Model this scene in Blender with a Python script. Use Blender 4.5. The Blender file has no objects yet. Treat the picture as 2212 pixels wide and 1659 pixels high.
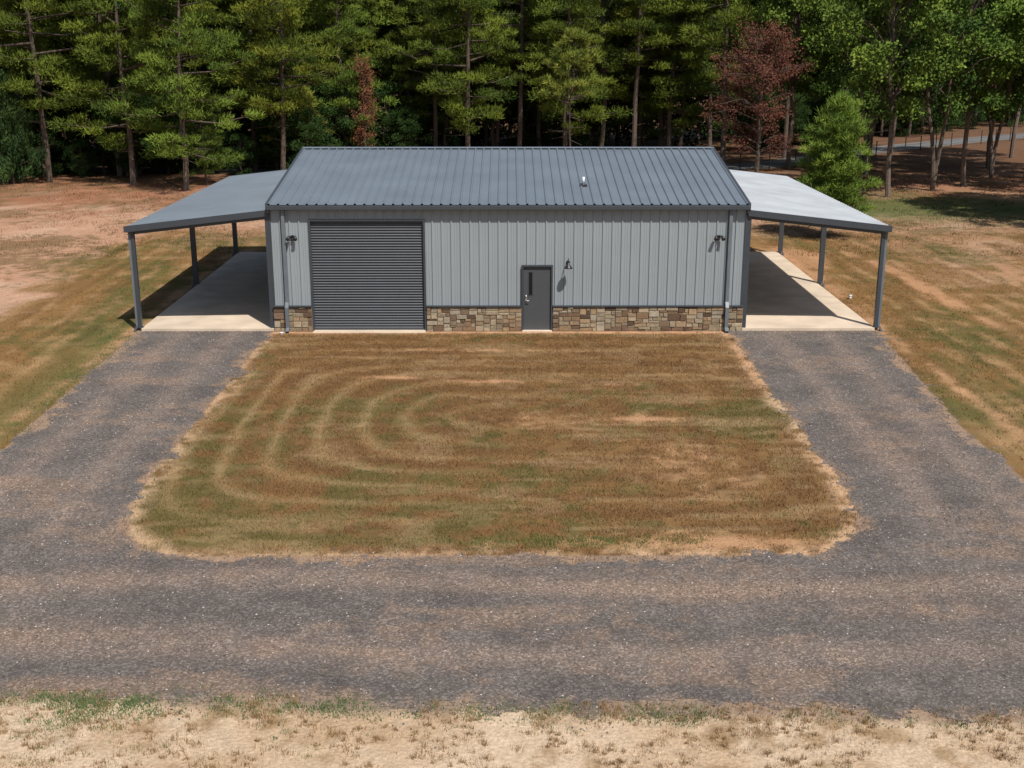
import bpy, math, random
import numpy as np
from mathutils import Vector, Matrix
random.seed(7)
RNG=np.random.default_rng(11)
scene=bpy.context.scene
col_root=scene.collection

# ------------------------------------------------------------ helpers
def _h(i,j,s):
    v=np.sin(i*127.1+j*311.7+s*74.7)*43758.5453
    return v-np.floor(v)
def vnoise(x,y,s=0):
    xi=np.floor(x); yi=np.floor(y); fx=x-xi; fy=y-yi
    fx=fx*fx*(3-2*fx); fy=fy*fy*(3-2*fy)
    a=_h(xi,yi,s); b=_h(xi+1,yi,s); c=_h(xi,yi+1,s); d=_h(xi+1,yi+1,s)
    return (a*(1-fx)+b*fx)*(1-fy)+(c*(1-fx)+d*fx)*fy
def fbm(x,y,s=0,o=4):
    t=0; a=.5; n=0
    for k in range(o):
        xr=x*.8-y*.6 if k%2 else x; yr=x*.6+y*.8 if k%2 else y
        t=t+a*vnoise(xr*2**k+k*17.3,yr*2**k-k*9.1,s+k); n+=a; a*=.55
    return t/n
def sstep(a,b,x):
    t=np.clip((x-a)/(b-a),0,1); return t*t*(3-2*t)
def mix(a,b,t):
    a=np.asarray(a,float); b=np.asarray(b,float)
    t=np.asarray(t)[...,None]
    return a*(1-t)+b*t

def add_obj(name,mesh,parent=None):
    o=bpy.data.objects.new(name,mesh); col_root.objects.link(o)
    if parent: o.parent=parent
    return o
def empty(name,loc=(0,0,0)):
    o=bpy.data.objects.new(name,None); o.location=loc; o.empty_display_size=.5
    col_root.objects.link(o); return o
def fast_mesh(name,V,F,C=None,mats=(),MI=None,smooth=False):
    V=np.ascontiguousarray(V,dtype=np.float32); F=np.ascontiguousarray(F,dtype=np.int32)
    m=bpy.data.meshes.new(name); k=F.shape[1]
    m.vertices.add(len(V)); m.vertices.foreach_set("co",V.ravel())
    m.loops.add(F.size); m.loops.foreach_set("vertex_index",F.ravel())
    m.polygons.add(len(F)); m.polygons.foreach_set("loop_start",np.arange(0,F.size,k,dtype=np.int32))
    if MI is not None: m.polygons.foreach_set("material_index",np.ascontiguousarray(MI,dtype=np.int32))
    m.polygons.foreach_set("use_smooth",np.full(len(F),smooth,dtype=bool))
    for mt in mats: m.materials.append(mt)
    m.update(calc_edges=True)
    if C is not None:
        a=m.color_attributes.new("Col",'FLOAT_COLOR','POINT')
        c4=np.ones((len(V),4),dtype=np.float32); c4[:,:3]=C
        a.data.foreach_set("color",c4.ravel())
    return m

# ------------------------------------------------------------ materials
def new_mat(name):
    m=bpy.data.materials.new(name); m.use_nodes=True
    nt=m.node_tree; nt.nodes.clear()
    out=nt.nodes.new('ShaderNodeOutputMaterial')
    return m,nt,out
def N(nt,t,**kw):
    n=nt.nodes.new(t)
    for k,v in kw.items(): setattr(n,k,v)
    return n
def paint(name,col,rough=.45,metal=0,var=.08,scale=3,bump=0,bscale=60,spec=.5):
    m,nt,out=new_mat(name); L=nt.links
    p=N(nt,'ShaderNodeBsdfPrincipled'); L.new(p.outputs[0],out.inputs[0])
    tc=N(nt,'ShaderNodeTexCoord')
    ns=N(nt,'ShaderNodeTexNoise'); ns.inputs['Scale'].default_value=scale; ns.inputs['Detail'].default_value=6
    L.new(tc.outputs['Object'],ns.inputs['Vector'])
    mr=N(nt,'ShaderNodeMapRange'); mr.inputs[1].default_value=.3; mr.inputs[2].default_value=.7
    mr.inputs[3].default_value=1-var; mr.inputs[4].default_value=1+var
    L.new(ns.outputs[0],mr.inputs[0])
    vm=N(nt,'ShaderNodeVectorMath',operation='SCALE'); vm.inputs[0].default_value=col
    L.new(mr.outputs[0],vm.inputs['Scale']); L.new(vm.outputs[0],p.inputs['Base Color'])
    p.inputs['Roughness'].default_value=rough; p.inputs['Metallic'].default_value=metal
    p.inputs['Specular IOR Level'].default_value=spec
    if bump:
        n2=N(nt,'ShaderNodeTexNoise'); n2.inputs['Scale'].default_value=bscale; n2.inputs['Detail'].default_value=4
        L.new(tc.outputs['Object'],n2.inputs['Vector'])
        b=N(nt,'ShaderNodeBump'); b.inputs['Strength'].default_value=bump; b.inputs['Distance'].default_value=.01
        L.new(n2.outputs[0],b.inputs['Height']); L.new(b.outputs[0],p.inputs['Normal'])
    return m
def attr_mat(name,rough=.9,noise=((20,.25),),bump=.0,bscale=30,bdist=.02,transl=0,spec=.2,vor=0,vscale=30,upn=0):
    m,nt,out=new_mat(name); L=nt.links
    p=N(nt,'ShaderNodeBsdfPrincipled')
    a=N(nt,'ShaderNodeVertexColor'); a.layer_name="Col"
    tc=N(nt,'ShaderNodeTexCoord')
    cur=a.outputs[0]
    for sc,am in noise:
        ns=N(nt,'ShaderNodeTexNoise'); ns.inputs['Scale'].default_value=sc; ns.inputs['Detail'].default_value=5; ns.inputs['Roughness'].default_value=.65
        L.new(tc.outputs['Object'],ns.inputs['Vector'])
        mr=N(nt,'ShaderNodeMapRange'); mr.inputs[1].default_value=.3; mr.inputs[2].default_value=.7
        mr.inputs[3].default_value=1-am; mr.inputs[4].default_value=1+am
        L.new(ns.outputs[0],mr.inputs[0])
        vm=N(nt,'ShaderNodeVectorMath',operation='SCALE'); L.new(cur,vm.inputs[0]); L.new(mr.outputs[0],vm.inputs['Scale'])
        cur=vm.outputs[0]
    if vor:
        vo=N(nt,'ShaderNodeTexVoronoi'); vo.inputs['Scale'].default_value=vscale
        L.new(tc.outputs['Object'],vo.inputs['Vector'])
        sp=N(nt,'ShaderNodeSeparateColor'); L.new(vo.outputs['Color'],sp.inputs[0])
        pw=N(nt,'ShaderNodeMath',operation='POWER'); L.new(sp.outputs[0],pw.inputs[0]); pw.inputs[1].default_value=2.6
        mr=N(nt,'ShaderNodeMapRange'); mr.inputs[3].default_value=1-vor*.6; mr.inputs[4].default_value=1+vor*1.5
        L.new(pw.outputs[0],mr.inputs[0])
        vm=N(nt,'ShaderNodeVectorMath',operation='SCALE'); L.new(cur,vm.inputs[0]); L.new(mr.outputs[0],vm.inputs['Scale'])
        cur=vm.outputs[0]
    L.new(cur,p.inputs['Base Color'])
    p.inputs['Roughness'].default_value=rough; p.inputs['Specular IOR Level'].default_value=spec
    if bump:
        n2=N(nt,'ShaderNodeTexNoise'); n2.inputs['Scale'].default_value=bscale; n2.inputs['Detail'].default_value=6
        L.new(tc.outputs['Object'],n2.inputs['Vector'])
        b=N(nt,'ShaderNodeBump'); b.inputs['Strength'].default_value=bump; b.inputs['Distance'].default_value=bdist
        L.new(n2.outputs[0],b.inputs['Height']); L.new(b.outputs[0],p.inputs['Normal'])
    if upn:   # soften the leaf-card normals towards the canopy's up direction
        ge=N(nt,'ShaderNodeNewGeometry')
        ad=N(nt,'ShaderNodeVectorMath',operation='ADD'); ad.inputs[1].default_value=(0,0,upn)
        L.new(ge.outputs['Normal'],ad.inputs[0])
        no=N(nt,'ShaderNodeVectorMath',operation='NORMALIZE'); L.new(ad.outputs[0],no.inputs[0])
        L.new(no.outputs[0],p.inputs['Normal'])
    if transl:
        t=N(nt,'ShaderNodeBsdfTranslucent'); L.new(cur,t.inputs[0])
        mx=N(nt,'ShaderNodeMixShader'); mx.inputs[0].default_value=transl
        L.new(p.outputs[0],mx.inputs[1]); L.new(t.outputs[0],mx.inputs[2]); L.new(mx.outputs[0],out.inputs[0])
    else: L.new(p.outputs[0],out.inputs[0])
    return m

M_ground=attr_mat('ground_soil',noise=((4,.14),(18,.27),(70,.30)),bump=.8,bscale=14,bdist=.03,spec=.1)
M_gravel=attr_mat('gravel',noise=((3,.10),(14,.16),(60,.18)),bump=.8,bscale=45,bdist=.02,vor=.42,vscale=32,spec=.12)
M_pebble=attr_mat('gravel_stone',noise=((30,.1),),rough=.85,spec=.1)
M_grass=attr_mat('grass_blade',noise=((5,.08),),rough=.9,upn=.5,spec=.05)
M_leaf=attr_mat('foliage',noise=((.8,.2),),transl=.12,rough=.7,spec=.08,upn=.5)
M_bark=attr_mat('bark',noise=((6,.25),(25,.25)),bump=.8,bscale=20,bdist=.03)
M_stone=attr_mat('wainscot_stone',noise=((9,.22),(40,.2)),bump=.8,bscale=35,bdist=.015,rough=.85)
M_wall=paint('wall_panel_paint',(.285,.318,.335),.45,var=.03,scale=.8)
M_roof=paint('roof_panel_paint',(.165,.195,.225),.38,metal=.12,var=.09,scale=.7)
M_roof_glare=paint('roof_panel_glare',(.34,.365,.39),.5,metal=0,var=.12,scale=.9,spec=.16)  # right carport roof: sun glare off the ribs put into a lighter colour
M_dark=paint('charcoal_trim',(.050,.058,.068),.42,var=.06)
M_door=paint('rollup_door_paint',(.085,.092,.105),.5,var=.05)
M_mdoor=paint('entry_door_paint',(.07,.075,.08),.5,var=.04)
M_conc=paint('concrete',(.60,.49,.375),.85,var=.14,scale=1.1,bump=.2,bscale=50,spec=.2)
M_concd=paint('concrete_joint',(.28,.22,.17),.9)
M_mortar=paint('mortar',(.27,.23,.18),.9,var=.1,scale=20)
M_spout=paint('downspout_paint',(.14,.16,.18),.45)
M_white=paint('white_pvc',(.75,.75,.74),.4)
M_black=paint('black_fixture',(.02,.02,.022),.4)
M_steel=paint('brushed_steel',(.6,.6,.6),.3,metal=.8)
M_glass=paint('dark_glass',(.012,.014,.016),.08,var=0)
M_road=paint('road_asphalt',(.15,.148,.145),.9,var=.15,scale=1,bump=.3,bscale=30,spec=.2)

def box(name,x0,x1,y0,y1,z0,z1,mat,parent=None,bev=0):
    V=[(x,y,z) for x in (x0,x1) for y in (y0,y1) for z in (z0,z1)]
    F=[(0,1,3,2),(4,6,7,5),(0,4,5,1),(2,3,7,6),(0,2,6,4),(1,5,7,3)]
    m=bpy.data.meshes.new(name); m.from_pydata(V,[],F); m.materials.append(mat); m.update()
    o=add_obj(name,m,parent)
    if bev:
        b=o.modifiers.new('b','BEVEL'); b.width=bev; b.segments=2
    return o
def pymesh(name,V,F,mat,parent=None,smooth=False):
    m=bpy.data.meshes.new(name); m.from_pydata([tuple(v) for v in V],[],F); m.materials.append(mat)
    if smooth:
        for p in m.polygons: p.use_smooth=True
    m.update(); return add_obj(name,m,parent)
def tube(P,R,n=8,caps=True):
    P=np.asarray(P,float); k=len(P); V=[];F=[]
    R=np.broadcast_to(R,(k,))
    for i in range(k):
        d=P[min(i+1,k-1)]-P[max(i-1,0)]; d/=np.linalg.norm(d)+1e-9
        a=np.array([0,0,1.]) if abs(d[2])<.9 else np.array([1.,0,0])
        u=np.cross(d,a); u/=np.linalg.norm(u); w=np.cross(d,u)
        for j in range(n):
            t=2*math.pi*j/n; V.append(P[i]+R[i]*(math.cos(t)*u+math.sin(t)*w))
    for i in range(k-1):
        for j in range(n):
            a=i*n+j;b=i*n+(j+1)%n; F.append((a,b,b+n,a+n))
    if caps:
        F.append(tuple(range(n-1,-1,-1))); F.append(tuple(range((k-1)*n,k*n)))
    return V,F
def tube_obj(name,P,R,mat,parent,n=10):
    V,F=tube(P,R,n); return pymesh(name,V,F,mat,parent,True)

def profile(u0,u1,pitch=.305,hgt=.034,minor=True,rw=1.):
    pts=[]; k0=math.floor(u0/pitch)-1; k1=math.ceil(u1/pitch)+1
    for k in range(k0,k1+1):
        c=k*pitch
        pts+= [(c-.040*rw,0),(c-.016*rw,hgt),(c+.016*rw,hgt),(c+.040*rw,0)]
        if minor:
            for q in (.115,.19):
                pts+=[(c+q-.018,0),(c+q-.008,.006),(c+q+.008,.006),(c+q+.018,0)]
    pts=sorted(pts)
    res=[(u,h) for u,h in pts if u0<u<u1]
    us=[p[0] for p in pts]; hs=[p[1] for p in pts]
    return [(u0,float(np.interp(u0,us,hs)))]+res+[(u1,float(np.interp(u1,us,hs)))]
def sheet(name,pr,fa,fb,mat,parent):
    V=[];F=[]
    for u,h in pr: V.append(fa(u,h)); V.append(fb(u,h))
    for i in range(len(pr)-1): F.append((2*i,2*i+1,2*i+3,2*i+2))
    return pymesh(name,V,F,mat,parent)

# ------------------------------------------------------------ ground colour field
def lawn_sdf(x,y):
    hw=7.5-.55*sstep(-14.5,-17.5,y)
    px=np.abs(x+.3)-(hw-1.4); py=np.abs(y+8.6)-(9.2-1.4)
    return np.hypot(np.maximum(px,0),np.maximum(py,0))+np.minimum(np.maximum(px,py),0)-1.4
def Lout(y): return -12.05+ .03*np.clip(-y,0,16)
def Rout(y): return 12.05- np.interp(-y,[0,5,10,16],[0,.5,.95,1.05])
def yfront(x): return -22.65-.045*(x+7.4)*(x>-7.4)
def gravel_d(x,y):   # >0 inside gravel
    n=(fbm(x*.8,y*.8,3)-.5)*.9+(fbm(x*3.4,y*3.4,9)-.5)*.75+(fbm(x*11,y*11,10,2)-.5)*.22
    g1=np.minimum(np.minimum(x-Lout(y),Rout(y)-x),np.minimum(-.02-y,y+18.))
    g2=np.minimum(-16.3-y,y-yfront(x))
    g=np.maximum(g1,g2)
    ls=lawn_sdf(x,y)
    edge=np.where(y>-.6,.15,1.)
    return np.minimum(g,ls)+n*edge*sstep(.0,-.8,y)

def ground_rgb(x,y):
    n1=fbm(x*.22,y*.22,1); n2=fbm(x*1.1,y*1.1,2); n3=fbm(x*4.5,y*4.5,4,3); na=fbm(x*.45,y*2.6,5)
    n0=fbm(x*2.4,y*2.4,62)
    wob=(fbm(x*.5,y*.5,6)-.5)*.55
    one=np.ones(np.shape(x)+(3,))
    # ---- lawn
    a=7.75-np.abs(x+.2); b=7.3-np.abs(y+9.3)
    k=1.0
    d=-k*np.logaddexp(-a/k,-b/k)
    s=(d+wob*.9)/.93; fr=s-np.floor(s)
    line=np.exp(-((fr-.5)/.14)**2)
    left=sstep(.5,-3.5,x)*sstep(-3.6,-6.0,y)*sstep(-16.6,-15.4,y)*sstep(.2,1.,d+.3)
    brown=np.array([.192,.108,.044]); red=np.array([.140,.076,.033]); green=np.array([.105,.094,.032]); tan=np.array([.34,.23,.12])
    half=sstep(.42,.58,np.abs(fr-.5)*2)
    c=mix(brown*one,red*one,np.clip(half*.62+(n2-.5)*1.8,0,1))
    gm=np.clip((n1-.52)*3.2+(n0-.5)*2.4+(.5-half)*.22+.30*sstep(-4,-8,x)+.25*sstep(-14,-17.5,y)+.22*sstep(-4,-1,y)+.12,0,.8)
    c=mix(c,green*one,gm)
    lt=np.clip(line*(.06+.44*left)*(.25+1.3*n0),0,.8)
    c=mix(c,tan*one,lt)
    c=mix(c,tan*one,np.clip((na-.54)*3.0*(.4+n0),0,.40)*(1-left*.6))
    c=mix(c,tan*one,np.clip((n2-.60)*3,0,.32))
    orange=np.array([.47,.265,.145]); sandy=np.array([.56,.40,.255])
    def blob(cx,cy,rx,ry): return np.exp(-(((x-cx)/rx)**2+((y-cy)/ry)**2))
    bl=.95*blob(-3.2,-5.7,.9,.13)+.95*blob(-.4,-6.1,1.2,.13)+.85*blob(3.4,-9.5,1.0,.28)+.4*blob(2.9,-6.4,.5,.15)+.25*blob(4.2,-13.0,1.0,1.4)+.9*blob(4.3,-17.2,1.9,.35)+.5*blob(1.2,-17.2,1.5,.2)+.4*blob(-1.5,-2.6,3.0,.12)+.3*blob(.8,-9.6,1.2,.5)
    bl=np.clip((bl+(n0-.5)*1.4*(bl>.03)+(n3-.5)*.7*(bl>.03))*1.2,0,1)
    c=mix(c,orange*one,bl*.75)
    ls=lawn_sdf(x,y)
    fringe=np.exp(-((ls-.02)/ (.12+.40*n2))**2)*np.clip((n0+n3-.74)*2.6,0,1)
    fringe=np.clip(fringe*np.where(x>5,1.5,1),0,1)
    c=mix(c,mix(orange*one,sandy*one,n1),fringe*.85)
    lawn=c
    # ---- side fields, mown lengthwise
    s2=(x+wob*.8+.05*y)/1.05; f2=s2-np.floor(s2); h2=_h(np.floor(s2),np.floor(s2)*0,8)
    c2=mix(np.array([.205,.115,.045])*one,np.array([.105,.095,.031])*one,np.clip(h2*.6+(n1-.53)*2.8+(n0-.5)*1.4+.05,0,.9))
    st=np.exp(-((f2-.5)/.2)**2)
    c2=mix(c2,np.array([.36,.22,.11])*one,np.clip(st*.50*(.3+n2)+(n2-.55)*1.6,0,.7))
    ns_=fbm(x*3.0,y*.25,71)
    c2=c2*(.68+.58*ns_)[...,None]
    c2=mix(c2,np.array([.46,.25,.135])*one,np.clip((fbm(x*.5,y*.14,21)-.60)*5+(n0-.5)*.9,0,.7)*sstep(8,14,x))
    rim=sstep(-14.6,-12.4,x)*sstep(-11.6,-12.3,x)*sstep(5,-2,y)
    c2=mix(c2,np.array([.09,.105,.032])*one,rim*.6)
    # ---- bare clay behind / beside
    clay=mix(np.array([.43,.25,.16])*one,np.array([.28,.13,.072])*one,np.clip(sstep(22,38,y)+(n2-.5)*1.9,0,1))
    clay=mix(clay,np.array([.54,.37,.26])*one,np.clip((fbm(x*.3,y*.3,81)-.5)*3+(n0-.5)*.8,0,.6)*(1-.6*sstep(28,38,y)))
    clay=mix(clay,np.array([.15,.10,.045])*one,np.clip((n1-.48)*3.5+(n0-.5)*2.2+(n3-.5)*1.2,0,.7))
    bare=np.maximum(sstep(-17.6,-19.6,x+ (n1-.5)*5+(n2-.5)*3),sstep(17.5,24.5,y+(n1-.5)*9+(n2-.5)*5))
    far_r=sstep(14,20,x)*sstep(3,12,y)*.55
    c3=mix(c2,clay,np.clip(np.maximum(bare,far_r*np.clip(n2*2-.4,0,1)),0,1))
    gr=np.exp(-((y-(29.5+(n1-.5)*4))/5.5)**2)*sstep(15,19,x)
    c3=mix(c3,np.array([.085,.105,.032])*one,np.clip(gr*(.5+n0),0,.9))
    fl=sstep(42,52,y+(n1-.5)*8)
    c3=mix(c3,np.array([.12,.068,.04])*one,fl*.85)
    es=np.exp(-((np.abs(x)-12.35)/.25)**2)*sstep(15.5,14,y)*sstep(-22,0,y)*np.clip(n2*2-.5,0,1)
    c3=mix(c3,orange*one,np.clip(es,0,.6))
    # ---- front sand strip
    yf=yfront(x)
    sand=mix(np.array([.52,.395,.275])*one,np.array([.42,.295,.185])*one,np.clip((n2-.4)*2.5,0,1))
    sand=mix(sand,np.array([.25,.16,.08])*one,np.clip((n0-.52)*2.6+(n3-.5)*2.4+(n1-.5)*1.2+.38*np.exp(-((y-yf)/.45)**2),0,.7))
    fz=sstep(.1,-.25,y-yf+(n2-.5)*.5)
    inl=sstep(.05,-.05,ls)
    out=mix(c3,lawn,inl)
    und=((y<0)&(x>Lout(y)-.1)&(x<Rout(y)+.1)&(ls>0))|((y<-16.3)&(ls>0))
    dirt=mix(np.array([.34,.22,.14])*one,np.array([.21,.165,.13])*one,n2)
    out=np.where(und[...,None],dirt,out)
    out=mix(out,sand,fz)
    foot=np.exp(-((y+.25)/.22)**2)*(np.abs(x)<7.9)*(y<.05)
    out=mix(out,np.array([.50,.29,.17])*one,np.clip(foot*(.35+n3),0,.95))
    return out

def axis(a,b,st,far,g=1.25):
    c=list(np.arange(a,b+1e-6,st)); s=st; v=b
    while v<far: s*=g; v+=s; c.append(v)
    s=st; v=a; pre=[]
    while v>-far: s*=g; v-=s; pre.append(v)
    return np.array(pre[::-1]+c)
gx=axis(-21,21,.09,900,1.045); gy=axis(-26,24,.09,1200,1.05)
X,Y=np.meshgrid(gx,gy); nx=len(gx); ny=len(gy)
C=ground_rgb(X,Y).reshape(-1,3)
V=np.stack([X.ravel(),Y.ravel(),np.zeros(X.size)],1)
ii,jj=np.meshgrid(np.arange(nx-1),np.arange(ny-1))
q=(jj*nx+ii).ravel()
F=np.stack([q,q+1,q+1+nx,q+nx],1)
add_obj('ground',fast_mesh('ground',V,F,C,(M_ground,)))

# gravel driveway sheet
gx=axis(-13,13,.05,45,1.15); gy=np.arange(-24.6,.0,.05)
X,Y=np.meshgrid(gx,gy); nx=len(gx); ny=len(gy)
G=gravel_d(X,Y)
n1=fbm(X*.30,Y*.85,31); n2=fbm(X*1.6,Y*1.6,32); n3=fbm(X*6,Y*6,33,3); n0=fbm(X*2.6,Y*2.6,34)
nl=fbm(X*.22,Y*.9,35)
one=np.ones(X.shape+(3,))
base=mix(np.array([.098,.086,.080])*one,np.array([.165,.140,.124])*one,np.clip(n2*1.3-.45+nl*.7,0,1))
cxl=np.where(X<0,-9.85,9.45)
tr=np.exp(-((np.abs(X-cxl)-.85)/.38)**2)*sstep(-18.5,-15.5,Y)
tr=np.maximum(tr,np.exp(-((Y+19.0+.25*np.sin(X*.35))/.40)**2)*sstep(-16,-17.5,Y))
tr=np.maximum(tr,np.exp(-((Y+21.3+.25*np.sin(X*.3+1))/.42)**2)*sstep(-16,-17.5,Y))
base=mix(base,np.array([.235,.180,.146])*one,np.clip(tr*(.2+1.0*n0)*(.4+1.2*n1),0,.8))
tint=np.clip((n1-.55)*3.2+(n0-.5)*1.1+(n3-.5)*.5,0,.5)
tint=np.maximum(tint,.6*np.exp(-((Y+18.9+.3*np.sin(X*.4))/.45)**2)*np.clip(n1*2-.3,0,1)*(np.abs(X)<9)*np.clip(n0*2-.2,0,1))
tint=np.maximum(tint,.75*np.exp(-(((X-9.0)/.9)**2+((Y+11.6)/1.3)**2))*np.clip(n0*2.4-.5,0,1))
tint=np.maximum(tint,.75*np.exp(-(((X-7.0)/1.2)**2+((Y+20.0)/.35)**2))*np.clip(n0*2.4-.4,0,1))
tint=np.maximum(tint,.5*np.exp(-(((X+8.0)/3)**2+((Y+20.8)/.5)**2))*np.clip(n0*2.4-.4,0,1))
base=mix(base,np.array([.27,.185,.13])*one,tint)
base=mix(base,np.array([.29,.205,.145])*one,sstep(.3,0,G)*.5)
C=base.reshape(-1,3)
ii,jj=np.meshgrid(np.arange(nx-1),np.arange(ny-1))
q=(jj*nx+ii)
keep=(G[:-1,:-1]>0)&(G[1:,1:]>0)&(G[1:,:-1]>0)&(G[:-1,1:]>0)
q=q[keep]
F=np.stack([q,q+1,q+1+nx,q+nx],1)
Z=.006+.018*sstep(0,.4,G)*(fbm(X*1.2,Y*1.2,40))
V=np.stack([X.ravel(),Y.ravel(),Z.ravel()],1)
used=np.unique(F); remap=np.zeros(len(V),int); remap[used]=np.arange(len(used))
add_obj('gravel_driveway',fast_mesh('gravel_driveway',V[used],remap[F],C[used],(M_gravel,),smooth=True))

# loose gravel stones
n=120000
t=RNG.random(n)**.75
py=-24.0+ t*24.0; hw=7.2+ (py+24)*.36
px=(RNG.random(n)*2-1)*np.minimum(hw,13)
g=gravel_d(px,py)
k=(g>.0)|((g>-.35)&(RNG.random(n)<.45))|((RNG.random(n)<.05)&(py<-22))
px,py=px[k],py[k]; n=len(px)
sz=.007+.013*RNG.random(n)**2.5
octv=np.array([[1,0,0],[0,1,0],[-1,0,0],[0,-1,0],[0,0,1]],float)
octf=np.array([[0,1,4],[1,2,4],[2,3,4],[3,0,4]])
ang=RNG.random(n)*6.28
R=octv[None]*(.7+.6*RNG.random((n,5,1)))*sz[:,None,None]
ca,sa=np.cos(ang)[:,None],np.sin(ang)[:,None]
VX=R[...,0]*ca-R[...,1]*sa; VY=R[...,0]*sa+R[...,1]*ca; VZ=R[...,2]*.8+.006
V=np.stack([VX+px[:,None],VY+py[:,None],VZ+.012],-1).reshape(-1,3)
F=(octf[None]+5*np.arange(n)[:,None,None]).reshape(-1,3)
lum=.06+.13*RNG.random(n)+ .32*(RNG.random(n)<.07)
cc=lum[:,None]*np.array([1.09,.98,.90])*(1+.08*(RNG.random((n,3))-.5))
add_obj('loose_gravel',fast_mesh('loose_gravel',V,F,np.repeat(cc,5,0),(M_pebble,)))

# ------------------------------------------------------------ grass
def blades_flat(px,py,c,lmin,lmax,w,lean=.6):
    n=len(px); l=lmin+(lmax-lmin)*RNG.random(n)
    a=RNG.random(n)*6.28; b=RNG.random(n)*6.28; ln=lean*RNG.random(n)
    d=np.stack([np.cos(b)*ln,np.sin(b)*ln,np.ones(n)],1); d/=np.linalg.norm(d,axis=1)[:,None]
    s=np.stack([np.cos(a),np.sin(a),np.zeros(n)],1)*(w*(.6+.8*RNG.random(n)))[:,None]
    p=np.stack([px,py,np.zeros(n)],1)
    V=np.stack([p-s,p+s,p+d*l[:,None]],1).reshape(-1,3)
    F=np.arange(3*n).reshape(-1,3)
    return V,F,np.repeat(c,3,0)
parts=[]
def addg(px,py,l0,l1,w,lean,bright=1.,jit=.4):
    c=ground_rgb(px,py)*bright
    c=c*(1+jit*(RNG.random((len(px),1))*2-1))
    parts.append(blades_flat(px,py,c,l0,l1,w,lean))
n=300000
px=RNG.uniform(-8.3,7.9,n); py=RNG.uniform(-18.4,-.35,n)
dens=fbm(px*2.2,py*2.2,51); gcol=ground_rgb(px,py); gd=gravel_d(px,py); ls=lawn_sdf(px,py)
k=(gd<.10-.25*RNG.random(n)+(dens-.5)*.4)&(ls<.5)&(dens>.34)&((gcol[:,0]<.31)|(RNG.random(n)<.25))
addg(px[k],py[k],.025,.075,.008,1.2,.98)
n=210000
sgn=np.where(RNG.random(n)<.5,-1,1); px=sgn*(11.6+RNG.random(n)**1.2*14.4); py=RNG.uniform(-17,24,n)
gcol=ground_rgb(px,py); dens=fbm(px*1.8,py*1.8,52)
k=(gravel_d(px,py)<.05)&(dens>.38)&((gcol[:,0]<.31)|(RNG.random(n)<.15))&~((np.abs(px)<12.2)&(py>-.3))
addg(px[k],py[k],.03,.08,.010,1.2,.98)
# rough dry growth on the clay further back
n=60000
sgn=np.where(RNG.random(n)<.5,-1,1); px=sgn*(12.5+RNG.random(n)*26); py=RNG.uniform(14,46,n)
dens=fbm(px*.9,py*.9,53)
k=(dens>.50)
addg(px[k],py[k],.05,.16,.018,1.0,.62)
# tufts on the sand
nc=4600
cx=RNG.uniform(-12,14,nc); cy=RNG.uniform(-26.5,-22.3,nc)
k=(cy<yfront(cx)+.18)&(fbm(cx*1.1,cy*1.1,55)>.38)
cx,cy=cx[k],cy[k]; m=len(cx)
for i in range(m):
    g=1 if (random.random()<(.20 if cx[i]<-2.5 else .03)) else 0
    nb=random.randint(8,34); r=random.uniform(.012,.05)*(1.7 if g else 1)
    bx=cx[i]+RNG.normal(0,r*1.4,nb); by=cy[i]+RNG.normal(0,r,nb)
    c=(np.array([.08,.125,.045]) if g else np.array([.24,.15,.075]))*(1+.4*(RNG.random((nb,1))*2-1))
    parts.append(blades_flat(bx,by,c,.03,.11 if not g else .06,.004,.7))
def weeds(n,fx,fy,c0,sx=.09,sy=.07,h=.07,w=.006,nb=40):
    for i in range(n):
        x0=fx(); y0=fy(x0)
        bx=x0+RNG.normal(0,sx,nb); by=y0+RNG.normal(0,sy,nb)
        c=np.array(c0)*(1+.4*(RNG.random((nb,1))*2-1))
        parts.append(blades_flat(bx,by,c,.02,h,w,.9))
for i in range(150):
    t=random.random(); x0=-12.1+.45*t+random.gauss(-.3,.25); y0=-15*t
    weeds(1,lambda:x0,lambda x:y0,[.08,.115,.038],nb=26)
weeds(260,lambda:random.uniform(-12,12) if random.random()<.5 else random.uniform(-9,3),lambda x:float(yfront(np.array(x)))+random.gauss(-.08,.14),[.08,.12,.045])
weeds(80,lambda:random.gauss(-5.8,.7),lambda x:random.gauss(-23.0,.3),[.08,.125,.045])
weeds(120,lambda:random.gauss(1.2,1.3),lambda x:random.gauss(-17.15,.14),[.085,.11,.032])
off=0;Vs=[];Fs=[];Cs=[]
for v,f,c in parts:
    Vs.append(v);Fs.append(f+off);Cs.append(c);off+=len(v)
add_obj('grass',fast_mesh('grass',np.concatenate(Vs),np.concatenate(Fs),np.concatenate(Cs),(M_grass,)))

# ------------------------------------------------------------ building
B=empty('metal_building')
W=7.62; D=14.6; HE=4.12; HR=5.24
DX0,DX1,DZ=-6.34,-2.74,3.61   # roll-up
EX0,EX1,EZ=.49,1.39,2.14      # entry door
ST=.84
def fwall(nm,x0,x1,z0,z1):
    sheet(nm,profile(x0,x1),lambda u,h:(u,-h,z0),lambda u,h:(u,-h,z1),M_wall,B)
fwall('front_wall_a',-W,DX0-.06,ST,HE); fwall('front_wall_b',DX0-.06,DX1+.06,DZ+.06,HE)
fwall('front_wall_c',DX1+.06,EX0-.05,ST,HE); fwall('front_wall_d',EX0-.05,EX1+.05,EZ+.05,HE); fwall('front_wall_e',EX1+.05,W,ST,HE)
def gz(y): return HE+(HR-HE)*(1-abs(y-D/2)/(D/2))
for s,nm in ((-1,'side_wall_left'),(1,'side_wall_right')):
    pr=profile(0.0,D)
    sheet(nm,pr,lambda u,h:(s*(W+h),u,0.1),lambda u,h:(s*(W+h),u,gz(u)-.02),M_wall,B)
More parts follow.
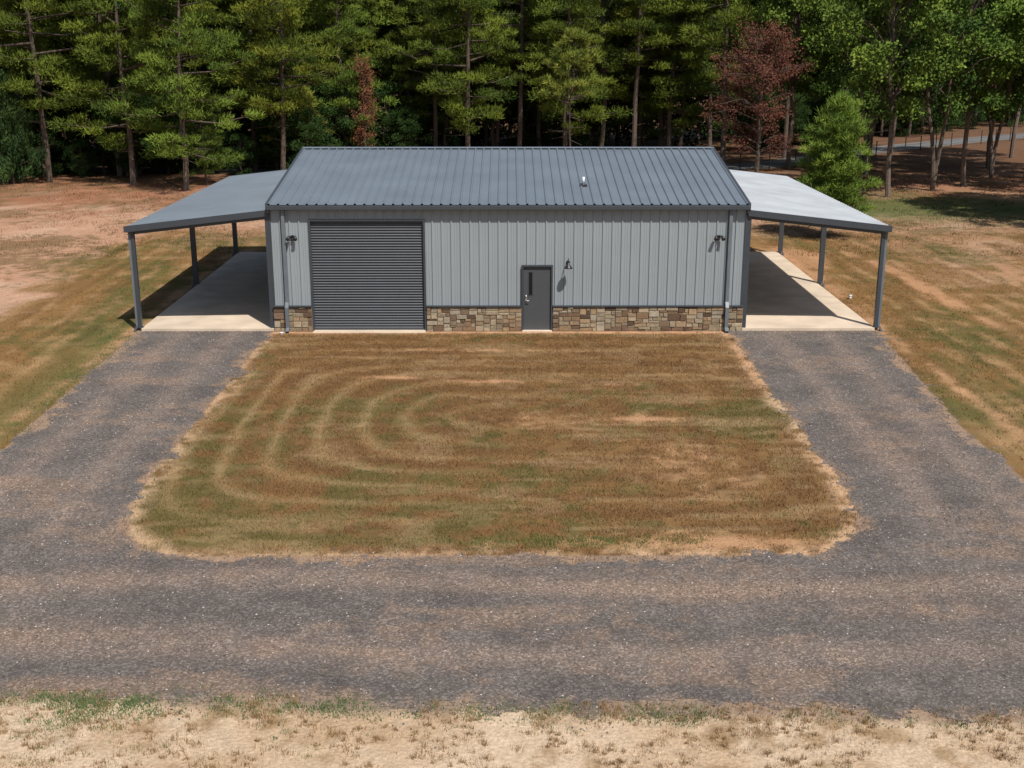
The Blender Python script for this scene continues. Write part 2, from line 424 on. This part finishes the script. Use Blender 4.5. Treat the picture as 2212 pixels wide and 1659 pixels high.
sheet('rear_wall',profile(-W,W),lambda u,h:(u,D+h,0),lambda u,h:(u,D+h,HE),M_wall,B)
OX=W+.06
sheet('roof_front',profile(-OX,OX,minor=False,hgt=.042,rw=1.15),lambda u,h:(u,-.12,HE+.02+h),lambda u,h:(u,D/2,HR+.03+h),M_roof,B)
sheet('roof_rear',profile(-OX,OX,minor=False),lambda u,h:(u,D/2,HR+.03+h),lambda u,h:(u,D+.12,HE+.02+h),M_roof,B)
V=[]
for x in (-OX-.03,OX+.03):
    V+=[(x,D/2-.16,HR+.055),(x,D/2,HR+.095),(x,D/2+.16,HR+.055)]
pymesh('ridge_cap',V,[(0,3,4,1),(1,4,5,2)],M_roof,B)
for s in (-1,1):
    V=[];F=[]
    for (y,z) in ((-.14,HE+.0),(D/2,HR+.02),(D+.14,HE+.0)):
        for dx,dz in ((0,-.16),(.05,-.16),(.05,.065),(-.04,.065)):
            V.append((s*(OX+dx),y,z+dz))
    for i in range(2):
        for j in range(4):
            a=i*4+j;b=i*4+(j+1)%4; F.append((a,b,b+4,a+4))
    F+=[(0,1,2,3),(8,9,10,11)]
    pymesh('rake_trim',V,F,M_dark,B)
box('gutter',-OX-.02,OX+.02,-.25,-.125,HE-.13,HE+.005,M_dark,B,.01)
box('eave_trim',-W,W,-.12,-.038,HE-.10,HE-.012,M_dark,B)
for s in (-1,1):
    a,b=sorted((s*(W-.02),s*(W+.045)))
    box('corner_trim',a,b,-.05,.16,.0,HE-.02,M_dark,B)
def wains(x0,x1,key):
    box('wainscot_mortar',x0,x1,-.075,-.001,0,ST-.02,M_mortar,B)
    u=.0685; nc=int(round((x1-x0)/u)); nr=12; cw=(x1-x0)/nc; ch=(ST-.02)/nr
    occ=np.zeros((nr,nc),bool); V=[];F=[];Cc=[]
    pal=[(.32,.255,.17),(.285,.23,.155),(.21,.135,.08),(.37,.295,.20),(.13,.082,.054),(.29,.205,.125),(.35,.30,.22),(.24,.17,.11),(.185,.12,.08),(.33,.23,.135),(.33,.27,.185)]
    rr=random.Random(key)
    for r in range(nr):
        for c in range(nc):
            if occ[r,c]: continue
            h=rr.choice([1,2,2,2,3]); w=rr.choice([2,3,3,4,4,5,5,6])
            if h==1: w=max(w,3)
            h=min(h,nr-r); ww=0
            while ww<w and c+ww<nc and not occ[r,c+ww]: ww+=1
            w=ww
            if c+w<nc and not occ[r,c+w] and (c+w+1>=nc or occ[r,c+w+1]): w+=1
            occ[r:r+h,c:c+w]=True
            g=.006
            a0=x0+c*cw+g; a1=x0+(c+w)*cw-g; z0=r*ch+g; z1=(r+h)*ch-g
            dp=-.095-rr.random()*.028; i0=len(V); e=.010
            j=lambda:(rr.random()-.5)*.010
            V+=[(a0,-.074,z0),(a1,-.074,z0),(a1,-.074,z1),(a0,-.074,z1),
                (a0+e+j(),dp+j(),z0+e),(a1-e+j(),dp+j(),z0+e),(a1-e+j(),dp+j(),z1-e),(a0+e+j(),dp+j(),z1-e)]
            F+=[(i0+4,i0+5,i0+6,i0+7),(i0,i0+1,i0+5,i0+4),(i0+1,i0+2,i0+6,i0+5),(i0+2,i0+3,i0+7,i0+6),(i0+3,i0,i0+4,i0+7)]
            k=rr.choice(pal); l=.8+.4*rr.random(); Cc+=[tuple(q*l for q in k)]*8
    add_obj('stone_wainscot',fast_mesh('stone_wainscot',np.array(V),np.array(F),np.array(Cc),(M_stone,)),B)
    box('wainscot_sill',x0,x1,-.145,-.036,ST-.018,ST+.02,M_dark,B)
wains(-W-.04,DX0-.07,1); wains(DX1+.07,EX0-.055,2); wains(EX1+.055,W+.04,3)
for s in (-1,1):
    a,b=sorted((s*(W+.047),s*(W+.125)))
    box('wainscot_return',a,b,.17,.35,.1,ST-.02,M_mortar,B)
V=[];F=[]
nsl=int((DZ-.04)/.085)
for i in range(nsl*6+1):
    zz=.03+i*(DZ-.03)/(nsl*6); h=.022*math.sin(i/6*2*math.pi)
    V+=[(DX0,.05+h,zz),(DX1,.05+h,zz)]
for i in range(nsl*6): F.append((2*i,2*i+1,2*i+3,2*i+2))
pymesh('rollup_door',V,F,M_door,B,True)
box('rollup_bottom_bar',DX0,DX1,.0,.02,.012,.09,M_dark,B)
box('rollup_jamb',DX0-.065,DX0,-.06,.14,0,DZ+.06,M_dark,B); box('rollup_jamb',DX1,DX1+.065,-.06,.14,0,DZ+.06,M_dark,B)
box('rollup_header',DX0+.001,DX1-.001,-.058,.14,DZ,DZ+.058,M_dark,B)
box('door_sill_concrete',DX0-.03,DX1+.03,-.36,.6,0.0,.03,M_conc,B,.01)
box('entry_jamb',EX0-.052,EX0,-.10,.10,0,EZ+.05,M_dark,B); box('entry_jamb',EX1,EX1+.052,-.10,.10,0,EZ+.05,M_dark,B)
box('entry_header',EX0+.001,EX1-.001,-.098,.10,EZ,EZ+.048,M_dark,B)
box('entry_door_leaf',EX0+.004,EX1-.004,-.03,.015,.035,EZ-.004,M_mdoor,B)
box('entry_lite_frame',EX0+.155,EX0+.315,-.042,-.031,1.18,1.98,M_dark,B,.004)
box('entry_lite_glass',EX0+.185,EX0+.285,-.046,-.0425,1.21,1.95,M_glass,B)
box('entry_threshold',EX0-.04,EX1+.04,-.22,.10,0,.034,M_conc,B)
box('door_lock_plate',EX0+.055,EX0+.115,-.05,-.031,.98,1.20,M_steel,B,.006)
tube_obj('door_lever',[(EX0+.085,-.05,1.02),(EX0+.085,-.10,1.02),(EX0+.20,-.105,1.02)],.013,M_steel,B)
tube_obj('door_deadbolt',[(EX0+.085,-.05,1.16),(EX0+.085,-.075,1.16)],.028,M_steel,B,14)
for x,nm in ((-7.2,'downspout_left'),(7.12,'downspout_right')):
    box(nm,x-.055,x+.055,-.135,-.036,ST+.15,HE-.132,M_spout,B,.006)
    P=[(x-.055,-.135,ST+.15),(x+.055,-.135,ST+.15),(x+.055,-.036,ST+.15),(x-.055,-.036,ST+.15),
       (x-.055,-.245,ST-.02),(x+.055,-.245,ST-.02),(x+.055,-.15,ST-.02),(x-.055,-.15,ST-.02),
       (x-.055,-.245,.16),(x+.055,-.245,.16),(x+.055,-.15,.12),(x-.055,-.15,.12),
       (x-.055,-.40,.07),(x+.055,-.40,.07),(x+.055,-.36,.0),(x-.055,-.36,.0)]
    F=[]
    for i in range(3):
        for j in range(4):
            a=i*4+j;b=i*4+(j+1)%4; F.append((a,b,b+4,a+4))
    pymesh(nm+'_boot',P,F,M_spout,B)
gx0=1.93;gz0=2.28
tube_obj('lamp_plate',[(gx0,-.034,gz0),(gx0,-.06,gz0)],.06,M_black,B,16)
arc=[(gx0,-.05,gz0),(gx0,-.12,gz0+.05),(gx0,-.18,gz0+.13),(gx0,-.26,gz0+.16),(gx0,-.33,gz0+.11),(gx0,-.34,gz0+.02)]
tube_obj('lamp_arm',arc,.013,M_black,B,8)
tube_obj('lamp_shade',[(gx0,-.34,gz0+.04),(gx0,-.34,gz0-.02),(gx0,-.34,gz0-.05),(gx0,-.34,gz0-.13),(gx0,-.34,gz0-.15)],[.03,.035,.07,.13,.135],M_black,B,20)
for x in (-6.93,6.76):
    z=3.10
    box('security_light_base',x-.06,x+.06,-.075,-.034,z-.06,z+.06,M_black,B,.01)
    for s in (-1,1):
        tube_obj('security_light_arm',[(x,-.07,z+.02),(x+s*.05,-.12,z+.03),(x+s*.09,-.15,z)],.014,M_black,B,8)
        tube_obj('security_light_head',[(x+s*.085,-.11,z+.035),(x+s*.10,-.15,z+.01),(x+s*.125,-.25,z-.05)],[.03,.05,.062],M_black,B,14)
    tube_obj('security_light_sensor',[(x,-.07,z-.03),(x,-.13,z-.08)],[.025,.035],M_black,B,10)
vx=2.52; vy=2.1; vz=HE+.02+(HR+.01-HE)*(vy+.12)/(D/2+.12)
box('vent_flashing',vx-.12,vx+.12,vy-.12,vy+.12,vz-.02,vz+.05,M_black,B,.01)
tube_obj('vent_boot',[(vx,vy,vz),(vx,vy,vz+.10)],[.10,.055],M_dark,B,14)
tube_obj('vent_pipe',[(vx,vy,vz+.08),(vx,vy,vz+.30)],.042,M_white,B,14)

# ------------------------------------------------------------ carports
def carport(s,roofmat):
    P=empty('carport')
    xi=W+.05; xo=12.2; zi=3.93; zo=3.42
    zf=lambda x: zi+(zo-zi)*(abs(x)-xi)/(xo-xi)
    sheet('carport_roof',profile(-.06,D+.06,minor=False,hgt=.032,rw=1.1),lambda u,h:(s*xi,u,zi+h),lambda u,h:(s*(xo+.08),u,zo-.01+h),roofmat,P)
    for (y0,y1) in ((-.12,-.062),(D+.062,D+.12)):
        V=[]
        for x,z in ((xi,zi),(xo+.10,zo-.01)):
            for y in (y0,y1):
                for dz in (-.15,.045): V.append((s*x,y,z+dz))
        F=[(0,1,3,2),(4,6,7,5),(0,4,5,1),(2,3,7,6),(0,2,6,4),(1,5,7,3)]
        pymesh('rake_trim',V,F,M_dark,P)
    a,b=sorted((s*(xo+.0),s*(xo+.12)))
    box('outer_gutter',a,b,-.06,D+.06,zo-.17,zo-.045,M_dark,P)
    a,b=sorted((s*(xo-.16),s*(xo-.06)))
    box('header_beam',a,b,0,D,zo-.24,zo-.06,M_dark,P)
    # front column against the building wall
    a,b=sorted((s*(W+.048),s*(W+.17)))
    box('wall_post',a,b,-.04,.15,.0,zi-.1,M_dark,P)
    py=[.08,7.45,D-.12]
    for k,y in enumerate(py):
        V=[]
        for x,z in ((xi,zi),(xo-.2,zf(xo-.2))):
            for yy in (y-.05,y+.05):
                for dz in (-.26,-.07): V.append((s*x,yy,z+dz))
        pymesh('rafter',V,[(0,1,3,2),(4,6,7,5),(0,4,5,1),(2,3,7,6),(0,2,6,4),(1,5,7,3)],M_dark,P)
        a,b=sorted((s*(xo-.17),s*(xo-.05)))
        box('post',a,b,y-.06,y+.06,.0,zo-.235,M_dark,P,.006)
        box('post_base_plate',a-.04,b+.04,y-.10,y+.10,.10,.115,M_dark,P)
        a,b=sorted((s*(xo-.045),s*(xo+.025)))
        box('post_downspout',a,b,y-.04,y+.04,.16,zo-.17,M_spout if k==0 else M_dark,P)
        V=[(s*(xo-.045),y-.04,.16),(s*(xo+.025),y-.04,.16),(s*(xo+.025),y+.04,.16),(s*(xo-.045),y+.04,.16),
           (s*(xo+.0),y-.26,.0),(s*(xo+.07),y-.26,.0),(s*(xo+.07),y-.16,.0),(s*(xo+.0),y-.16,.0)]
        pymesh('downspout_kick',V,[(0,1,5,4),(1,2,6,5),(2,3,7,6),(3,0,4,7)],M_dark,P)
    for i in range(1,4):
        x=xi+(xo-xi)*i/4; z=zf(x)
        a,b=sorted((s*x,s*(x+.06)))
        box('purlin',a,b,.18,D-.2,z-.2,z-.035,M_dark,P)
    a,b=sorted((s*(W+.05),s*12.03))
    box('concrete_slab',a,b,-.06,D+.05,-.05,.10,M_conc,P,.012)
    for y in (4.87,9.73): box('slab_joint',a+.03,b-.03,y-.006,y+.006,.095,.1025,M_concd,P)
    return P
carport(-1,M_roof); carport(1,M_roof_glare)
def cleanout(x,y,h):
    P=empty('cleanout_pipe',(x,y,0))
    tube_obj('pipe',[(0,0,0),(0,0,h)],.05,M_white,P,14); tube_obj('cap',[(0,0,h),(0,0,h+.04)],.062,M_white,P,14)
cleanout(-7.35,-.55,.05); cleanout(12.6,4.9,.12)

# ------------------------------------------------------------ trees
class TB:
    def __init__(s): s.V=[];s.F=[];s.C=[];s.M=[];s.o=0
    def add(s,V,F,C,mi):
        V=np.asarray(V,float);F=np.asarray(F,int)
        s.V.append(V);s.F.append(F+s.o);s.C.append(np.broadcast_to(C,(len(V),3)));s.M.append(np.full(len(F),mi));s.o+=len(V)
    def tube(s,P,R,c,n=6):
        V,F=tube(P,R,n,False); T=[]
        for f in F: T+=[(f[0],f[1],f[2]),(f[0],f[2],f[3])]
        s.add(np.array(V),T,c,1)
    def mesh(s,name):
        return fast_mesh(name,np.concatenate(s.V),np.concatenate(s.F),np.concatenate(s.C),(M_leaf,M_bark),np.concatenate(s.M))
def nrm(a): return a/(np.linalg.norm(a,axis=-1,keepdims=True)+1e-9)
def leafcloud(tb,cen,out,n,rad,ln,w,col,rng,up=.5,outw=.5,shape='n',fill=.5):
    K=len(cen); idx=np.repeat(np.arange(K),n); m=len(idx)
    g=rng.normal(0,1,(m,3)); g=nrm(g)*(rng.random((m,1))**fill)*1.3
    cs=.65+.7*rng.random((K,1))
    p=cen[idx]+g*np.asarray(rad)*cs[idx]
    d=nrm(rng.normal(0,.6,(m,3))+out[idx]*outw+np.array([0,0,up])+g*.4)
    sd=nrm(np.cross(d,rng.normal(0,1,(m,3))))
    L=ln*(.65+.7*rng.random((m,1))); ww=w*(.7+.6*rng.random((m,1)))
    c=col[idx]*(1+.28*(rng.random((m,1))*2-1))
    if shape=='n':
        V=np.stack([p-sd*ww/2,p+sd*ww/2,p+d*L],1).reshape(-1,3); F=np.arange(3*m).reshape(-1,3); C=np.repeat(c,3,0)
    else:
        V=np.stack([p,p+d*L*.5+sd*ww/2,p+d*L,p+d*L*.5-sd*ww/2],1).reshape(-1,3)
        q=4*np.arange(m)[:,None]; F=np.concatenate([q+[0,1,2],q+[0,2,3]],0); C=np.repeat(c,4,0)
    tb.add(V,F,C,0)
BK=np.array([.115,.088,.07])
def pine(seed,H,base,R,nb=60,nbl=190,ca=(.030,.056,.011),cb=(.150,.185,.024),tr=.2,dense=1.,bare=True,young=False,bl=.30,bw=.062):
    rng=np.random.default_rng(seed); tb=TB()
    k=10; hs=np.linspace(0,H,k); bend=rng.normal(0,.16,(k,2)).cumsum(0)*.5; bend[0]=0
    P=np.column_stack([bend,hs]); rad=tr*(1-.85*hs/H); tb.tube(P,rad,BK*(.8+.5*rng.random()),8)
    cen=[];out=[];col=[]
    ca=np.array(ca);cb=np.array(cb)
    for i in range(nb):
        u=(i+rng.random())/nb; h=base+(H-base)*u
        if young: prof=(1-u)**.55*(.9 if u>.05 else .7)+.06
        else: prof=(1-u**1.8)*(.55+.45*min(1,u*3+.2))+.1
        L=R*prof*rng.uniform(.4 if not young else .65,1.25)
        a=i*2.399+rng.normal(0,.7); el=(.45*u-.05 if not young else .35+.25*u)+rng.normal(0,.16)
        d=np.array([math.cos(a)*math.cos(el),math.sin(a)*math.cos(el),math.sin(el)])
        o=np.array([np.interp(h,hs,P[:,0]),np.interp(h,hs,P[:,1]),h])
        mid=o+d*L*.5+np.array([0,0,-.03*L]); end=o+d*L+np.array([0,0,(.10 if not young else .12)*L])
        r0=.02+.014*L
        tb.tube([o,mid,end],[r0,r0*.6,r0*.25],BK*.75,4)
        perp=np.array([-d[1],d[0],0]); cc=rng.random()
        ts=[.6,1.0] if L>1.2 else [.85]
        if dense>1: ts=[.3,.6,1.0]
        for t in ts:
            for sgn in ((-1,1) if t<.95 else (0,)):
                q=o+(mid-o)*2*t if t<.5 else mid+(end-mid)*(t-.5)*2
                q=q+perp*sgn*L*.26*rng.uniform(.5,1.3)+np.array([0,0,rng.normal(0,.14)])
                cen.append(q); out.append(d)
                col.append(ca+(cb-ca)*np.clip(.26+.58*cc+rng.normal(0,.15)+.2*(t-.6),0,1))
    if bare:
        for i in range(12):
            h=rng.uniform(1.8,base+1); a=rng.random()*6.28; L=rng.uniform(.5,2.2)
            o=np.array([np.interp(h,hs,P[:,0]),np.interp(h,hs,P[:,1]),h])
            tb.tube([o,o+np.array([math.cos(a)*L,math.sin(a)*L,rng.uniform(-.3,.3)])],[.025,.008],BK*.9,3)
    sc=.64 if not young else .30
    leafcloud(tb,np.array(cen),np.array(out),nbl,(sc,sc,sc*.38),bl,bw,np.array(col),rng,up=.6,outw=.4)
    return tb.mesh('pine_tree_mesh')
def broad(seed,H,base,R,nc=90,nl=170,ca=(.03,.055,.015),cb=(.10,.135,.03),tr=.18,ls=.17,sparse=False,droop=0,stems=1,sc=None,lw=.7):
    rng=np.random.default_rng(seed); tb=TB(); ca=np.array(ca);cb=np.array(cb)
    for s_ in range(stems):
        lean=rng.normal(0,.05*H if stems==1 else .12*H,2)
        hs=np.linspace(0,H*.85,8); P=np.column_stack([lean[0]*(hs/H)**1.3,lean[1]*(hs/H)**1.3,hs]); P[1:,:2]+=rng.normal(0,.08,(7,2))
        tb.tube(P,tr*(1-.8*hs/H),BK*(1.1+.5*rng.random()),7)
        cen=[];out=[];col=[]
        for i in range(nc//stems):
            u=rng.random()**.8; h=base+(H-base)*u
            a=rng.random()*6.28; rr=R*math.sin(math.pi*(.12+.80*u))**.7*rng.uniform(.35,1.1)
            o=np.array([np.interp(h*.8,hs,P[:,0]),np.interp(h*.8,hs,P[:,1]),max(h*.8-.3,.5)])
            e=np.array([o[0]+math.cos(a)*rr,o[1]+math.sin(a)*rr,h-droop*rr*.4])
            if i%2==0 or sparse:
                mid=(o+e)/2+np.array([0,0,.15*rr]); tb.tube([o,mid,e],[.05,.03,.01],BK*.9,4)
            cen.append(e); v=np.array([math.cos(a),math.sin(a),.2]); out.append(v)
            col.append(ca+(cb-ca)*np.clip(rng.normal(.5,.25),0,1))
            if sparse:
                for t in (.5,.75): cen.append(o+(e-o)*t); out.append(v); col.append(col[-1])
        s1=sc or (.62 if not sparse else .4)
        leafcloud(tb,np.array(cen),np.array(out),nl,(s1,s1,s1*.65),ls,ls*lw,np.array(col),rng,up=.1-droop,outw=.3,shape='q')
    return tb.mesh('broadleaf_tree_mesh')
def cedar(seed,H,R,ca,cb,n=200):
    rng=np.random.default_rng(seed); tb=TB(); ca=np.array(ca);cb=np.array(cb)
    tb.tube([(0,0,0),(0,0,H*.95)],[.12,.02],BK,6)
    cen=[];out=[];col=[]
    for i in range(n):
        u=rng.random()**1.2; h=.35+(H-.3)*u; a=rng.random()*6.28
        lob=.75+.25*math.sin(a*3+h*2.1)+.2*math.sin(h*4.3+a)
        r=R*lob*(1-u)**.6*rng.uniform(.45,1.15)
        cen.append((math.cos(a)*r,math.sin(a)*r,h+.15*r)); out.append((math.cos(a),math.sin(a),.8)); col.append(ca+(cb-ca)*rng.random())
        if i%3==0: tb.tube([(0,0,max(0.2,h-.5)),cen[-1]],[.03,.008],BK,3)
    leafcloud(tb,np.array(cen),np.array(out),100,(.26,.26,.40),.26,.07,np.array(col),rng,up=.8,outw=.6)
    return tb.mesh('cedar_tree_mesh')

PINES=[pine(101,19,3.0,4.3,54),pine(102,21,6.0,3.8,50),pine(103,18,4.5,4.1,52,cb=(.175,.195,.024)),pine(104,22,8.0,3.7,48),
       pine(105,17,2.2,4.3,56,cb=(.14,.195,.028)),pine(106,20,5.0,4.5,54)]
BROADS=[broad(201,14,2.5,3.6,90,160,cb=(.085,.13,.025),ls=.2),broad(202,11,1.0,3.2,90,160,ca=(.015,.032,.008),cb=(.05,.09,.02)),broad(203,16,4.5,4.0,100,150,cb=(.13,.175,.032),ls=.2),broad(204,7,.3,2.8,70,170,ca=(.012,.028,.007),cb=(.042,.078,.018))]  # the two dark shrub meshes carry the shade between trees in their greens
def place(mesh,name,x,y,s=1,rot=None,parent=None,sz=None):
    o=add_obj(name,mesh,parent); o.location=(x,y,0); o.rotation_euler=(0,0,random.random()*6.28 if rot is None else rot)
    o.scale=(s,s,sz or s); return o
for i,(x,y,k,s) in enumerate([(-24.9,41.5,0,1.0),(-20.6,38.5,4,1.0),(-31.0,43,5,1.02),(-37.5,46,1,1),(-15.6,45,2,.95),(-27.5,47,1,1.05),
      (-13.8,60,3,1),(-8.7,60,3,.95),(-11.2,66,1,1),(-3.0,54,0,1.05),(-5.8,57,5,.95),(.8,58,1,1.05),(4.4,54,0,1.0),(7.3,58,2,1.05),(9.8,56,3,1.05),
      (12.8,58,0,1.0),(16.4,54,3,1.05),(-18.5,50,5,1),(-34,50,5,1),(-22.5,51,2,1.05),(-1,63,2,1),(14.5,64,5,1),(-16.2,61,1,1),(-43,44,5,1),
      (-12.2,53,4,.9),(-29,52,2,1.1),(2.6,63,5,1),(-7.2,64,4,1.05),(10.9,64,4,1.05)]):
    place(PINES[k],'pine_tree',x,y,s)
TH=[broad(211,15,5.0,3.8,120,170,cb=(.185,.26,.04),ca=(.05,.09,.018),tr=.17,ls=.21),broad(212,14,4.2,3.5,110,170,cb=(.15,.225,.035),ca=(.04,.08,.018),tr=.14,stems=2,ls=.2)]
for x,y,k,s in [(23.2,34.8,0,1),(27.0,38,1,1.05),(29.9,40.5,0,1.05),(25.4,47,1,1.1),(33.5,45,1,1.0),(21.0,52,0,1.1),(36,52,0,1.1),(28.5,57,1,1.1),(41,60,0,1.1),(34.8,36,1,1),(38.5,43,0,1.05),
                (33,27,0,1),(31.5,18.5,1,1),(37,21,0,1.1),(31.0,11.0,1,.9),(38,13,0,1),(31.5,23.5,0,1.05)]:
    place(TH[k],'broadleaf_tree',x,y,s)
for x,y,k,s in [(22.5,60,3,1),(33,66,1,1),(40,50,1,1)]:
    place(PINES[k],'pine_tree',x,y,s)
RED=dict(ca=(.085,.036,.026),cb=(.20,.080,.054))
place(broad(221,10.8,2.2,3.9,95,60,tr=.17,sparse=True,droop=.5,ls=.16,lw=.4,sc=.42,**RED),'dead_tree',17.6,47.0,1,1.0)
place(broad(222,8.2,.6,1.0,55,34,tr=.1,sparse=True,droop=.4,ls=.14,lw=.4,sc=.3,ca=(.13,.055,.03),cb=(.28,.12,.065)),'dead_cedar',-10.6,51.5,1,0)
place(pine(301,6.3,.7,2.1,110,100,ca=(.06,.105,.02),cb=(.18,.255,.036),tr=.09,bare=False,young=True,dense=1.2,bl=.26,bw=.034),'young_pine_tree',15.1,19.3,1)
place(pine(302,5.6,.8,2.0,70,110,ca=(.07,.105,.025),cb=(.18,.21,.05),tr=.08,bare=False,young=True,dense=1.2,bl=.24,bw=.032),'young_pine_tree',-24.0,13.3,1)
place(cedar(303,6.8,1.9,(.03,.06,.02),(.08,.13,.035)),'cedar_tree',-33.0,42.0,1)
place(pine(305,6,1.4,2.0,40,110,ca=(.10,.12,.02),cb=(.24,.25,.04),tr=.07,bare=False,young=True,bl=.26,bw=.04),'young_pine_tree',-14.6,48,1)
place(pine(306,9.5,5.0,2.2,40,120,ca=(.08,.11,.02),cb=(.22,.24,.04),tr=.09,bare=True,young=True,bl=.28,bw=.05),'young_pine_tree',4.6,46,1)
place(PINES[4],'young_pine_tree',-20.0,41.5,.42)

FO=empty('forest')
def yfr(x): return 48+8*sstep(-20,-6,x)+4*sstep(-8,4,x)+.90*np.maximum(0,x-16)
rr=random.Random(5)
for i in range(78):
    x=rr.uniform(-50,66); y=float(yfr(np.array(x)))+rr.uniform(3,16)
    k=rr.random()
    m=PINES[rr.randrange(6)] if k<.7 else BROADS[rr.choice([0,2])]
    place(m,'forest_tree',x,y,rr.uniform(.85,1.15),parent=FO)
for i in range(60):
    x=rr.uniform(-50,66); y=float(yfr(np.array(x)))+rr.uniform(0,6)
    place(BROADS[rr.choice([1,3,3])],'forest_shrub',x,y,rr.uniform(.5,.9),parent=FO)
for x in np.arange(-46,-12,2.3):
    place(BROADS[rr.choice([3,3,1])],'forest_shrub',x+rr.uniform(-.7,.7),47+rr.uniform(-1.5,1.5),rr.uniform(.35,.65),parent=FO)
rng=np.random.default_rng(77); tb=TB()
K=2900
cx=rng.uniform(-62,82,K); cy=yfr(cx)+8+rng.uniform(0,1,K)**1.0*15; cz=rng.uniform(0,1,K)**.95*(15.5-3.5*sstep(18,30,cx))
cen=np.column_stack([cx,cy,cz]); out=np.tile([0,-.6,.3],(K,1))
cc=np.array([.008,.018,.005])+(np.array([.026,.045,.012])-np.array([.008,.018,.005]))*rng.random((K,1))  # near-black leaves: shade of the forest interior put into the colour
leafcloud(tb,cen,out,90,(1.35,1.1,1.0),.40,.28,cc,rng,up=.1,outw=.3,shape='q')
add_obj('forest_undergrowth',tb.mesh('forest_undergrowth'),FO)

# ------------------------------------------------------------ road and fence at the back
rp=[(-80,60),(-50,53.5),(-38,51.5),(-10,50.5),(8,50.5),(17,53),(22,56.5),(30.5,66),(40,74.5),(52,84),(75,100),(110,125)]
def smooth_path(p,n=12):
    p=np.array(p,float); o=[]
    for i in range(len(p)-1):
        p0=p[max(i-1,0)];p1=p[i];p2=p[i+1];p3=p[min(i+2,len(p)-1)]
        for k in range(n):
            t=k/n; o.append(.5*((2*p1)+(-p0+p2)*t+(2*p0-5*p1+4*p2-p3)*t*t+(-p0+3*p1-3*p2+p3)*t**3))
    o.append(p[-1]); return np.array(o)
P=smooth_path(rp); T=np.gradient(P,axis=0); T=nrm(T); Nn=np.column_stack([-T[:,1],T[:,0]])
V=[];F=[]
for i in range(len(P)):
    for s in (-1,1): q=P[i]+Nn[i]*s*1.9; V.append((q[0],q[1],.006))
for i in range(len(P)-1): F.append((2*i,2*i+1,2*i+3,2*i+2))
pymesh('road',V,F,M_road)
FE=empty('wire_fence')
Q=P-Nn*3.0
seg=np.concatenate([[0],np.cumsum(np.linalg.norm(np.diff(Q,axis=0),axis=1))])
ds=np.arange(0,seg[-1],2.6); fx=np.interp(ds,seg,Q[:,0]); fy=np.interp(ds,seg,Q[:,1])
tb=TB()
for a,b in zip(fx,fy): tb.tube([(a,b,0),(a,b,1.25)],.045,np.array([.05,.045,.04]),5)
for z in (.3,.6,.9,1.2): tb.tube(np.column_stack([fx,fy,np.full(len(fx),z)]),.012,np.array([.08,.075,.07]),3)
add_obj('fence_posts_and_wire',tb.mesh('fence'),FE)

# ------------------------------------------------------------ light, world, camera
sd=Vector((.33,-.56,1.0)).normalized()
l=bpy.data.lights.new('sun','SUN'); l.energy=4.8; l.angle=math.radians(.53); l.color=(1,.955,.89)
lo=add_obj('sun',l); lo.rotation_euler=(-sd).to_track_quat('-Z','Y').to_euler(); lo.location=(20,-30,60)
w=bpy.data.worlds.new("World"); scene.world=w; w.use_nodes=True
nt=w.node_tree; bg=nt.nodes['Background']; sky=nt.nodes.new('ShaderNodeTexSky'); sky.sky_type='NISHITA'; sky.sun_disc=False
sky.sun_elevation=math.asin(sd.z); sky.sun_rotation=math.atan2(sd.x,sd.y); sky.dust_density=1.5
nt.links.new(sky.outputs[0],bg.inputs[0]); bg.inputs[1].default_value=.085
cam=bpy.data.cameras.new('camera'); co=add_obj('camera',cam); scene.camera=co
cam.sensor_width=36; cam.lens=36*2563/2212; cam.clip_end=3000; cam.clip_start=.1
co.location=(0,-37.96,9.13); co.rotation_euler=(math.radians(90-16.1),0,math.radians(-.18))
scene.view_settings.view_transform='Standard'; scene.view_settings.look='None'; scene.view_settings.exposure=0
